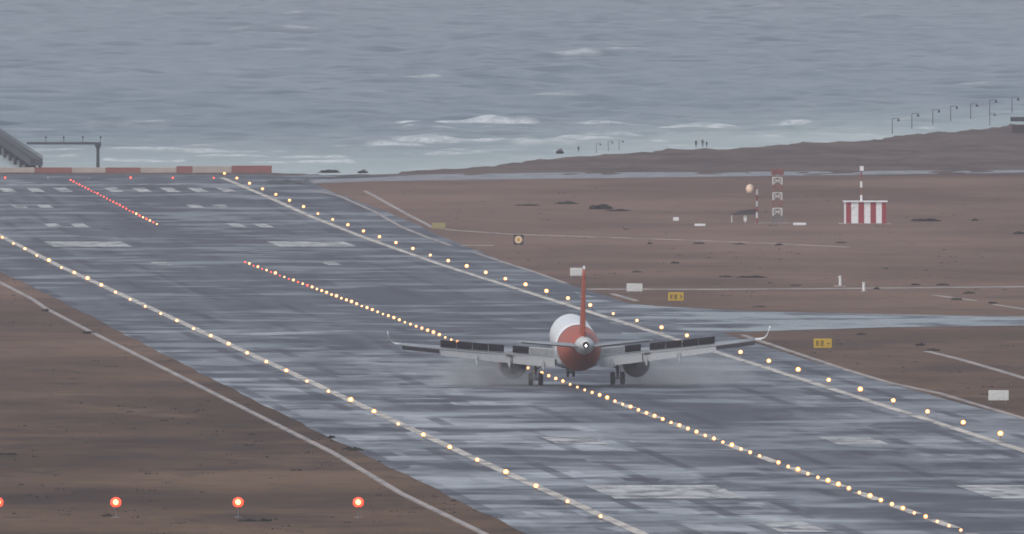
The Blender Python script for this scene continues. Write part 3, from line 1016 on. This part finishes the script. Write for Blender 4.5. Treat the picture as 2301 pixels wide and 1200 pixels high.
def skin_person(px, py_foot, h, label, bag, stride):
    y = 4880.0
    x = (px - 1150.5) * y / F
    z = HC - (py_foot + 390) * y / F
    V = {'pelvis': (0, 0, .52), 'chest': (0, .01, .74), 'neck': (0, .01, .845), 'head': (0, 0, .93), 'top': (0, 0, .985),
         'shl': (-.11, 0, .81), 'ell': (-.145, .02, .64), 'hal': (-.14, -.05, .48), 'shr': (.11, 0, .81), 'elr': (.145, .02, .64), 'har': (.14, -.05, .48),
         'hil': (-.055, 0, .5), 'knl': (-.06, -stride * .6, .27), 'anl': (-.06, -stride, .03), 'tol': (-.065, -stride - .08, .015),
         'hir': (.055, 0, .5), 'knr': (.06, stride * .5, .27), 'anr': (.06, stride, .03), 'tor': (.065, stride - .08, .015)}
    R = dict(pelvis=.085, chest=.095, neck=.035, head=.06, top=.04, shl=.045, ell=.032, hal=.024, shr=.045, elr=.032, har=.024,
             hil=.06, knl=.042, anl=.028, tol=.024, hir=.06, knr=.042, anr=.028, tor=.024)
    E = [('pelvis', 'chest'), ('chest', 'neck'), ('neck', 'head'), ('head', 'top'), ('chest', 'shl'), ('shl', 'ell'), ('ell', 'hal'), ('chest', 'shr'),
         ('shr', 'elr'), ('elr', 'har'), ('pelvis', 'hil'), ('hil', 'knl'), ('knl', 'anl'), ('anl', 'tol'), ('pelvis', 'hir'), ('hir', 'knr'), ('knr', 'anr'), ('anr', 'tor')]
    names = list(V)
    me = bpy.data.meshes.new('person')
    me.from_pydata([tuple(c * h for c in V[k]) for k in names], [(names.index(a), names.index(b_)) for a, b_ in E], [])
    me.materials.append(M['coat'])
    o = bpy.data.objects.new('person', me); COL.objects.link(o)
    sk = o.modifiers.new('skin', 'SKIN'); sk.use_smooth_shade = True
    for i, k in enumerate(names): me.skin_vertices[0].data[i].radius = (R[k] * h, R[k] * h)
    me.skin_vertices[0].data[0].use_root = True
    o.modifiers.new('sub', 'SUBSURF').levels = 1
    o.location = (x, y - Y0, z)
    tag(o, label, 'person', 'people walking on the shore')
    return o
skin_person(1564, 331, 1.12, 'person in dark clothes walking on the shore, left of three', 0, .06)
skin_person(1579, 330, 1.18, 'person in dark clothes walking on the shore, middle of three', 0, .08)
skin_person(1588, 331, .95, 'shortest person in dark clothes, right of three on the shore', 0, .05)
skin_person(1300, 341, .9, 'person in dark clothes alone near the small shore lamps', 0, .03)

def kiosk():
    y = 5150.0
    x = (2292 - 1150.5) * y / F
    z = land_z(x, y)
    root = empty('kiosk', (x, y - Y0, z))
    tag(root, 'pale low building with a dark flat roof at the shore', 'building')
    bm = bmesh.new(); box(bm, (.3, 0, .45), (3.2, 3, 1.9)); obj('wall', bm, M['thatch'], root)
    zt = HC - (263 + 390) * y / F - z
    zb = HC - (275 + 390) * y / F - z
    bm = bmesh.new(); box(bm, (.4, 0, zt - .35), (3.9, 3.6, .7)); obj('roof', bm, M['pier'], root)
kiosk()

def leaf_bush(bm, rx, ry, rz, n, rng, size):
    for _ in range(n):
        while True:
            p = Vector((rng.uniform(-1, 1), rng.uniform(-1, 1), rng.uniform(0, 1)))
            if p.length < 1: break
        lump = .75 + .25 * math.sin(p.x * 5 + p.y * 3)
        c = Vector((p.x * rx, p.y * ry, p.z * rz * lump))
        q = Matrix.Rotation(rng.uniform(0, 6.28), 3, 'Z') @ Matrix.Rotation(rng.uniform(-1, 1), 3, 'X')
        s = size * rng.uniform(.6, 1.3)
        vs = [bm.verts.new(c + q @ Vector(k)) for k in ((-s, 0, 0), (0, -s * .4, s * .3), (s, 0, 0), (0, s * .4, s * .5))]
        bm.faces.new(vs)

bush_protos = []
for k in range(4):
    rng = random.Random(40 + k)
    bm = bmesh.new()
    leaf_bush(bm, 1, 1, 1, 260, rng, .22)
    bush_protos.append(obj('scrub_bush', bm, M['shrub' if k % 2 else 'shrub2']))
bushes = [(1350, 470, 54, 14, 'largest dark scrub clump on the far earth, left of the white block'),
          (1272, 458, 50, 7, 'low dark scrub left of the largest clump on the far earth'),
          (1185, 462, 60, 4, 'flat thin scrub patch furthest left on the far earth'),
          (1390, 474, 60, 5, 'thin scrub trailing right of the largest clump'),
          (2080, 497, 70, 8, 'dark flat scrub right of the striped hut'),
          (2190, 496, 16, 6, 'small dark bush well right of the striped hut'),
          (2290, 526, 22, 7, 'dark bush at the right edge, behind the far path'),
          (1460, 548, 12, 5, 'tiny bush just below the far path, left of two flat ones'),
          (1570, 548, 24, 5, 'small flat bush below the far path under the white slab'),
          (1660, 549, 30, 4, 'small flat bush below the far path under the shelter'),
          (1750, 551, 16, 5, 'small round bush below the far path under the lattice mast'),
          (1890, 546, 12, 4, 'small bush at the broken right part of the far path'),
          (1517, 592, 20, 6, 'dark bush at the end of a long dark streak of earth'),
          (1630, 623, 34, 5, 'dark scrub in front of a long dark earth streak, left half'),
          (1690, 624, 70, 6, 'long dark scrub above the thin road'),
          (1430, 612, 20, 5, 'small scrub above the blank board by the tail fin'),
          (1788, 642, 24, 4, 'low bush at the thin road, left of the bent white post'),
          (2058, 641, 26, 5, 'low dark bush behind the thin road, right of the two posts'),
          (2118, 641, 12, 5, 'small dark bush behind the thin road near the right edge'),
          (1970, 650, 8, 6, 'tiny dark bush in front of the thin road beside the straight post'),
          (2150, 674, 14, 7, 'dark lump among broken slabs, left of two'),
          (2178, 660, 10, 6, 'dark lump among broken slabs below the thin road, upper'),
          (2232, 682, 22, 5, 'dark scrub among broken slabs, right of the lumps'),
          (1706, 690, 14, 4, 'small dark tuft at the far side of the pale taxiway'),
          (2068, 777, 22, 8, 'dark bush right of the E2 sign, left of two'),
          (2098, 788, 22, 6, 'black bush where the faint track starts, right of the E2 sign'),
          (1935, 752, 10, 5, 'tiny dark tuft below the pale taxiway above the E2 sign'),
          (104, 700, 12, 8, 'dark tuft hugging the pale path, nearer the left edge'),
          (200, 750, 14, 8, 'dark tuft hugging the pale path, second from the left edge'),
          (240, 1160, 28, 7, 'dark low tuft at the foot of the leftmost whole red light'),
          (558, 1172, 22, 7, 'dark low tuft under the middle red light, left of two'),
          (595, 1172, 26, 8, 'dark low tuft under the middle red light, right of two'),
          (20, 1022, 44, 6, 'dark flat scrub at the left edge above the red lights'),
          (815, 389, 22, 9, 'dark bush on the shore crest right of the striped wall'),
          (740, 388, 50, 8, 'dark scrub on the shore crest just right of the striped wall'),
          (790, 1010, 10, 8, 'dark tuft on the verge between path and runway, upper'),
          (745, 985, 12, 9, 'dark tuft at the left runway edge, upper'),
          (798, 1013, 14, 9, 'dark tuft at the left runway edge, lower'),
          (1258, 345, 6, 12, 'round dark bush on the shore crest left of the small lamps')]
for i, (px, py, w, h, lab) in enumerate(bushes):
    x, y, s = px_to(px, py)
    pr = bush_protos[i % 4]
    o = pr if i < 4 else dup(pr, (0, 0, 0))
    if i >= 4: o.rotation_euler = (0, 0, i * 1.3)
    o.location = P(x, y, -.03)
    o.scale = (w / s / 2, max(w / s / 2, .8), h / s)
    tag(o, lab, 'bush', 'dark scrub on the bare earth')

# small tufts and stones thinly strewn over the bare earth, past counting
def weeds():
    rng = random.Random(77)
    bm = bmesh.new()
    n = 0
    while n < 750:
        y = 2050 + 2350 * rng.random() ** 1.5
        x = rng.uniform(-.0185, .0185) * y
        u = (x - (RA - RB * y)) * CT
        if -30.2 < u < shr(y) + 1.2 or -34.4 < u < -33.0 or (u > 0 and 3120 < y < 3400): continue
        if math.sin(x * .21 + 2) * math.sin(y * .017) + .4 * math.sin(x * .9 + y * .05) + rng.uniform(-.8, .8) < .25: continue
        h = rng.uniform(.04, .15) * (1.3 if rng.random() < .1 else 1)
        w = h * rng.uniform(1.5, 5)
        c = P(x, y, -.02)
        for _ in range(5):
            q = c + Vector((rng.uniform(-w, w), rng.uniform(-w, w), 0))
            k = h * rng.uniform(.5, 1.1); a = rng.uniform(0, 3.14)
            dx, dy = math.cos(a) * k * 1.2, math.sin(a) * k * 1.2
            vs = [bm.verts.new(q + Vector(t)) for t in ((-dx, -dy, 0), (dx, dy, 0), (dx * .3, dy * .3, k))]
            bm.faces.new(vs)
        n += 1
    o = obj('weeds', bm, M['shrub2'])
    tag(o, 'small dry tufts and stones thinly strewn over the bare earth', 'weeds', None, 'stuff')
weeds()

# ------------------------------------------------------------------ the aircraft
def airliner():
    x, y = G(1296, 866)
    root = empty('airliner', P(x, y, ZA + .02))
    tag(root, 'white and orange twin engine airliner touching down on the runway', 'aircraft')
    pitch, roll, sc = math.radians(3.0), math.radians(-.7), .97
    root.rotation_mode = 'XYZ'
    rot = Matrix.Rotation(TH + .002, 4, 'Z') @ Matrix.Rotation(pitch, 4, 'X') @ Matrix.Rotation(roll, 4, 'Y')
    root.rotation_euler = rot.to_euler()
    root.scale = (sc, sc, sc)
    UP = .0
    # fuselage, colour change at real stations
    st = [(17.7, 3.30, .06, .06), (17.35, 3.32, .50, .52), (16.6, 3.40, 1.0, 1.05), (15.3, 3.54, 1.50, 1.60), (13.6, 3.68, 1.84, 1.93), (11.5, 3.75, 1.975, 2.07),
          (6, 3.75, 1.975, 2.07), (0, 3.75, 1.975, 2.07), (-3.2, 3.75, 1.975, 2.07), (-6, 3.76, 1.97, 2.06), (-8, 3.86, 1.92, 1.94), (-10, 4.02, 1.80, 1.74), (-12, 4.24, 1.60, 1.48), (-13.8, 4.48, 1.36, 1.22), (-15.5, 4.70, 1.07, .97), (-16.3, 4.785, .93, .865)]
    def fus(a, b_, m, name):
        bm = bmesh.new()
        rings(bm, [(s[0], 0, s[1] + UP, s[2], s[3]) for s in st[a:b_ + 1]], 40)
        return obj(name, bm, m, root, True)
    f = fus(0, 8, M['white'], 'fuselage')
    f['label'] = 'white forward fuselage'
    f2 = fus(8, 15, M['orange'], 'rear_fuselage')
    f2['label'] = 'orange rear fuselage'
    bm = bmesh.new()
    rings(bm, [(-16.3, 0, 4.785 + UP, .928, .863), (-17.3, 0, 4.89 + UP, .74, .72), (-19.0, 0, 5.02 + UP, .46, .47), (-19.7, 0, 5.06 + UP, .34, .36)], 32)
    tc = obj('tail_cone', bm, M['sign_back'], root, True)
    bm = bmesh.new(); tube(bm, (0, -19.69, 5.06 + UP), (0, -19.85, 5.06 + UP), .32, .27, 20); obj('exhaust', bm, M['dark'], tc)
    bm = bmesh.new(); ico(bm, (0, -19.92, 5.0 + UP), .085, 2); obj('tail_light', bm, M['l_tail'], tc, True)
    bm = bmesh.new()
    rings(bm, [(7, 0, 2.35 + UP, .6, .35), (5, 0, 2.25 + UP, 1.75, .75), (1, 0, 2.2 + UP, 2.1, .85), (-2.5, 0, 2.3 + UP, 1.9, .75), (-5, 0, 2.5 + UP, .7, .5)], 24)
    obj('belly_fairing', bm, M['grey'], root, True)
    for sgn in (-1, 1):
        bm = bmesh.new()
        box(bm, (sgn * .55, 15.75, 4.42 + UP), (.8, .5, .42), Matrix.Rotation(-.6, 3, 'X'))
        obj('windscreen', bm, M['dark'], f)

    def wing_sect(xs, le, te, z, t, twist=0.0):
        """airfoil ring at span station xs"""
        c = le - te
        pts = []
        prof_ = [(0, 0), (.03, .45), (.12, .85), (.3, 1), (.55, .82), (.8, .42), (1, .03)]
        for (p, q) in prof_: pts.append((xs, le - c * p, z + t * .55 * q - c * p * twist))
        for (p, q) in prof_[-2:0:-1]: pts.append((xs, le - c * p, z - t * .45 * q - c * p * twist))
        return pts
    def loft_pts(bm, S_):
        prev = None
        for pts in S_:
            cur = [bm.verts.new(p) for p in pts]
            if prev:
                n = len(cur)
                for i in range(n): bm.faces.new((prev[i], prev[(i + 1) % n], cur[(i + 1) % n], cur[i]))
            else: bm.faces.new(cur)
            prev = cur
        bm.faces.new(prev)
    RZ = 2.64
    def wz(xs): return RZ + (xs - 1.9) * .088 + .0022 * max(0, xs - 4) ** 2
    def le(xs): return 4.6 - (xs - 1.9) * .51
    def te(xs): return -1.55 if xs < 6.4 else -1.55 - (xs - 6.4) * .283
    for sg in (-1, 1):
        bm = bmesh.new()
        sts = []
        for xs in (.6, 1.9, 4.2, 6.4, 9, 12, 14.5, 16.4):
            t = np.interp(xs, [1.9, 6.4, 16.4], [.85, .52, .20])
            sts.append([(sg * p[0], p[1], p[2]) for p in wing_sect(xs, le(xs), te(xs), wz(xs), t, .03)])
        loft_pts(bm, sts)
        w = obj('wing', bm, M['grey'], root, True)
        # blended tip rising into the upright fin
        bm = bmesh.new()
        zt = wz(16.4); S_ = []
        for (dx, dz, l_, t_) in ((0, 0, 0, 0), (.5, .05, -.35, -.2), (.85, .20, -.7, -.45), (1.06, .45, -1.0, -.75), (1.18, .80, -1.5, -1.1), (1.30, 1.35, -2.3, -1.75)):
            n_ = Vector((-dz / 2.0, 0, 1)).normalized() if dz < .3 else Vector((-1, 0, .12)).normalized()
            L_, T_ = le(16.4) + l_, te(16.4) + t_
            hh = .045 if dx > .6 else .10
            S_.append([(sg * (16.4 + dx + n_.x * q * hh), yy, zt + dz + n_.z * q * hh) for yy, q in ((L_, 0), ((L_ * .7 + T_ * .3), 1), (T_, 0), ((L_ * .7 + T_ * .3), -1))])
        loft_pts(bm, S_)
        obj('wingtip_fin', bm, M['white'], w, True)
        # flaps lowered behind the trailing edge: inner and outer
        for (xa, xb, nm) in ((2.1, 6.0, 'flap'), (6.1, 12.75, 'flap')):
            bm = bmesh.new(); S_ = []
            for xs in np.linspace(xa, xb, 4):
                ch = np.interp(xs, [2, 6.4, 12.8], [1.35, 1.2, .85]); an = math.radians(34)
                y0_, z0_ = te(xs) + .18, wz(xs) - .10
                d = Vector((0, -math.cos(an), -math.sin(an))); nn = Vector((0, -math.sin(an), math.cos(an)))
                S_.append([tuple(Vector((sg * xs, y0_, z0_)) + d * ch * p + nn * ch * q) for p, q in ((0, 0), (.15, .07), (.5, .07), (1, .0), (.5, -.03), (.15, -.05))])
            loft_pts(bm, S_)
            obj(nm, bm, M['flap'], w)
        # spoilers raised, seen from their dark inner side
        for (xa, xb) in ((2.15, 4.4), (4.45, 5.95), (6.75, 8.2), (8.24, 9.7), (9.74, 11.2), (11.24, 12.7)):
            bm = bmesh.new(); S_ = []
            for xs in (xa, xb):
                an = math.radians(42)
                y1, z1 = te(xs) + 1.05, wz(xs) + .13
                d = Vector((0, -math.cos(an), math.sin(an))); nn = Vector((0, math.sin(an), math.cos(an)))
                S_.append([tuple(Vector((sg * xs, y1, z1)) + d * p + nn * q) for p, q in ((0, .03), (1.0, .02), (1.0, -.02), (0, -.03))])
            loft_pts(bm, S_)
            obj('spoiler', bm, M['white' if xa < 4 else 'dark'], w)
        # aileron, drooped: painted dark for the shaded gap below the wing
        bm = bmesh.new(); S_ = []
        for xs in (12.85, 16.3):
            y1, z1 = te(xs) + .3, wz(xs) - .06
            S_.append([(sg * xs, y1 + .02, z1 + .02), (sg * xs, y1 - .62, z1 - .02), (sg * xs, y1 - .6, z1 - .36), (sg * xs, y1, z1 - .20)])
        loft_pts(bm, S_)
        obj('aileron', bm, M['darkmetal'], w)
        # flap track fairings
        for xs in (3.2, 6.35, 9.4):
            bm = bmesh.new()
            z1 = wz(xs) - .38
            rings(bm, [(te(xs) + 2.2, sg * xs, z1 + .1, .05, .05), (te(xs) + 1.2, sg * xs, z1, .16, .20), (te(xs) - .3, sg * xs, z1 - .12, .19, .26), (te(xs) - 1.1, sg * xs, z1 - .40, .15, .20), (te(xs) - 1.9, sg * xs, z1 - .75, .03, .04)], 12)
            if xs == 6.35: box(bm, (sg * xs, te(xs) - .2, wz(xs) + .16), (.62, .5, .22))
            obj('flap_fairing', bm, M['flap'], w, False)
        # engine
        ex, ez = sg * 5.72, 1.60
        bm = bmesh.new()
        prof_e = [(6.9, .98), (7.15, 1.10), (7.0, 1.19), (6.2, 1.27), (5.0, 1.28), (3.8, 1.24), (2.9, 1.14), (2.85, 1.10), (3.6, 1.05)]
        rings(bm, [(p, ex, ez, r, r) for p, r in prof_e], 32, cap=False, mi=lambda k: 1 if k >= 6 else 0)
        e = obj('engine', bm, [M['orange'], M['darkmetal']], root, True)
        bm = bmesh.new()
        rings(bm, [(6.6, ex, ez, .97, .97), (3.3, ex, ez, 1.06, 1.06)], 28)
        obj('fan_duct', bm, M['dark'], e)
        bm = bmesh.new()
        rings(bm, [(3.4, ex, ez, .72, .72), (2.5, ex, ez, .66, .66), (1.9, ex, ez, .50, .50), (1.85, ex, ez, .42, .42)], 24)
        rings(bm, [(2.2, ex, ez, .30, .30), (1.5, ex, ez, .16, .16), (1.2, ex, ez, .03, .03)], 16)
        obj('exhaust_nozzle', bm, M['dark'], e, True)
        bm = bmesh.new()
        rings(bm, [(5.8, ex, ez + 1.28, .10, .12), (4.2, ex, ez + 1.22, .18, .36), (2.2, ex, wz(5.72) - .35, .17, .32), (.2, ex, wz(5.72) - .3, .05, .1)], 12)
        obj('pylon', bm, M['grey'], e)
        # main gear
        gx = sg * 3.8
        bm = bmesh.new()
        tube(bm, (gx, 0, .58), (gx, .1, 2.5 + UP), .13, .17, 12)
        tube(bm, (gx, 0.02, 1.4), (gx - sg * 1.15, .4, 2.25 + UP), .07, .07, 8)
        tube(bm, (gx, -.05, 1.0), (gx + sg * .1, -.55, 1.75), .05, .05, 8)
        tube(bm, (gx - .55, 0, .58), (gx + .55, 0, .58), .10, .10, 10)
        gear = obj('main_gear', bm, M['metal'], root)
        bm = bmesh.new(); box(bm, (gx + sg * .32, .05, 1.75), (.05, .9, 1.35), Matrix.Rotation(sg * .12, 3, 'Y')); obj('gear_door', bm, M['grey'], gear)
        for s2 in (-1, 1):
            bm = bmesh.new()
            cx = gx + s2 * .46
            for (a, b_, r1, r2) in ((-.21, -.15, .50, .575), (-.15, .15, .585, .585), (.15, .21, .575, .50)):
                tube(bm, (cx + a, 0, .585), (cx + b_, 0, .585), r1, r2, 24)
            whl = obj('wheel', bm, M['rubber'], gear)
            bm = bmesh.new(); tube(bm, (cx - .215, 0, .585), (cx + .215, 0, .585), .28, .28, 16); obj('rim', bm, M['metal'], whl)
        # tailplane
        bm = bmesh.new(); sts = []
        for xs, l1, t1, zz_, th in ((.5, -14.2, -17.9, 4.75, .34), (1.2, -14.6, -18.0, 4.82, .30), (6.22, -17.5, -18.95, 5.36, .12)):
            sts.append([(sg * p[0], p[1], p[2]) for p in wing_sect(xs, l1, t1, zz_ + UP, th)])
        loft_pts(bm, sts)
        tp = obj('tailplane', bm, M['grey'], root, True)
        bm = bmesh.new()
        loft_pts(bm, [[(sg * xs, t1 + .55, z_ + UP), (sg * xs, t1 - .12, z_ + UP + .03), (sg * xs, t1 - .1, z_ + UP - .06), (sg * xs, t1 + .55, z_ + UP - .12)] for xs, t1, z_ in ((1.3, -18.0, 4.83), (5.9, -18.9, 5.33))])
        obj('elevator', bm, M['darkmetal'], tp)
    # nose gear
    bm = bmesh.new()
    NY = 12.6
    NZ = -.02
    tube(bm, (0, NY, .25 + NZ), (0, NY + .2, 2.2), .09, .12, 10)
    tube(bm, (0, NY + .05, .9), (0, NY + 1.0, 2.0), .05, .05, 8)
    tube(bm, (-.3, NY, .25), (.3, NY, .25), .07, .07, 8)
    ng = obj('nose_gear', bm, M['metal'], root)
    for s2 in (-1, 1):
        bm = bmesh.new()
        cx = s2 * .27
        for (a, b_, r1, r2) in ((-.12, -.08, .32, .385), (-.08, .08, .39, .39), (.08, .12, .385, .32)):
            tube(bm, (cx + a, NY, .25), (cx + b_, NY, .25), r1, r2, 20)
        obj('wheel', bm, M['rubber'], ng)
    for s2 in (-1, 1):
        bm = bmesh.new(); box(bm, (s2 * .42, NY + .6, 1.75), (.03, 1.1, .55)); obj('gear_door', bm, M['grey'], ng)
    # fin
    def fin_sect(z, l1, t1, th):
        c = l1 - t1; out = []
        pr = [(0, 0), (.05, .5), (.25, 1), (.6, .7), (1, .06)]
        for p, q in pr: out.append((th / 2 * q, l1 - c * p, z))
        for p, q in pr[-2:0:-1]: out.append((-th / 2 * q, l1 - c * p, z))
        return out
    bm = bmesh.new()
    loft_pts(bm, [fin_sect(5.2 + UP, -10.6, -17.2, .62), fin_sect(5.9 + UP, -11.6, -17.4, .56), fin_sect(11.3 + UP, -16.0, -18.75, .32), fin_sect(11.95 + UP, -16.5, -18.9, .26)])
    fin = obj('tail_fin', bm, M['orange'], root, True)
    bm = bmesh.new()
    loft_pts(bm, [fin_sect(11.952 + UP, -16.5, -18.9, .30), fin_sect(12.2 + UP, -16.9, -18.95, .16)])
    obj('fin_cap', bm, M['white'], fin, True)
    bm = bmesh.new()
    loft_pts(bm, [[(.09, -17.1 - k * 1.45, z), (.03, -17.75 - k * 1.33, z), (-.03, -17.75 - k * 1.33, z), (-.09, -17.1 - k * 1.45, z)] for z, k in ((6.1 + UP, 0), (11.0 + UP, 1))])
    obj('rudder', bm, M['orange'], fin)
airliner()

# ------------------------------------------------------------------ smoke from the tyres
def smoke(px, py, dims, dens, seed, label, dy):
    x, y = G(px, py)
    bm = bmesh.new()
    bmesh.ops.create_icosphere(bm, subdivisions=4, radius=1.0)
    for v in bm.verts:
        v.co *= 1
    m = bpy.data.materials.new('tyre_smoke'); m.use_nodes = True
    n, l = m.node_tree.nodes, m.node_tree.links
    n.clear()
    out = n.new('ShaderNodeOutputMaterial'); pv = n.new('ShaderNodeVolumePrincipled')
    pv.inputs['Color'].default_value = (.96, .98, 1.0, 1); pv.inputs['Anisotropy'].default_value = 0.0
    tc = n.new('ShaderNodeTexCoord')
    ln = n.new('ShaderNodeVectorMath'); ln.operation = 'LENGTH'
    l.new(tc.outputs['Object'], ln.inputs[0])
    nz = noise(n, l, tc.outputs['Object'], 3.0, 5, .68, loc=(seed, seed * 2, 0))
    rad = math_(n, l, 'ADD', ln.outputs['Value'], math_(n, l, 'MULTIPLY', math_(n, l, 'SUBTRACT', nz, .5), 1.5))
    fall = ramp(n, l, rad, [(.15, 1), (.45, .45), (.95, 0)])
    l.new(math_(n, l, 'MULTIPLY', fall, dens), pv.inputs['Density'])
    l.new(pv.outputs[0], out.inputs['Volume'])
    o = obj('tyre_smoke', bm, m)
    o.location = P(x, y + dy, dims[2] * .10)
    o.scale = (dims[0] / 2, dims[1] / 2, dims[2] / 2)
    o.rotation_euler = (0, 0, TH)
    tag(o, label, 'smoke', 'tyre smoke behind the wheels', 'stuff')
smoke(1092, 872, (11.5, 24, 5.4), .30, 1, 'grey smoke puffing from the left main wheels', 17)
smoke(1530, 868, (16, 30, 6.0), .14, 7, 'thin grey smoke drifting off the right main wheels', 10)

# ------------------------------------------------------------------ haze over the whole place
def haze():
    bm = bmesh.new()
    lo, hi = Vector((-1700, -3400, -14)), Vector((1700, 11200, 58))
    box(bm, (lo + hi) / 2, hi - lo)
    m = bpy.data.materials.new('haze'); m.use_nodes = True
    n, l = m.node_tree.nodes, m.node_tree.links
    n.clear()
    out = n.new('ShaderNodeOutputMaterial'); pv = n.new('ShaderNodeVolumePrincipled')
    pv.inputs['Color'].default_value = (.96, .93, 1.0, 1)
    pv.inputs['Density'].default_value = 4.5e-5
    l.new(pv.outputs[0], out.inputs['Volume'])
    o = obj('haze', bm, m)
    tag(o, 'thin grey sea haze over the whole airfield', 'haze', None, 'stuff')
haze()
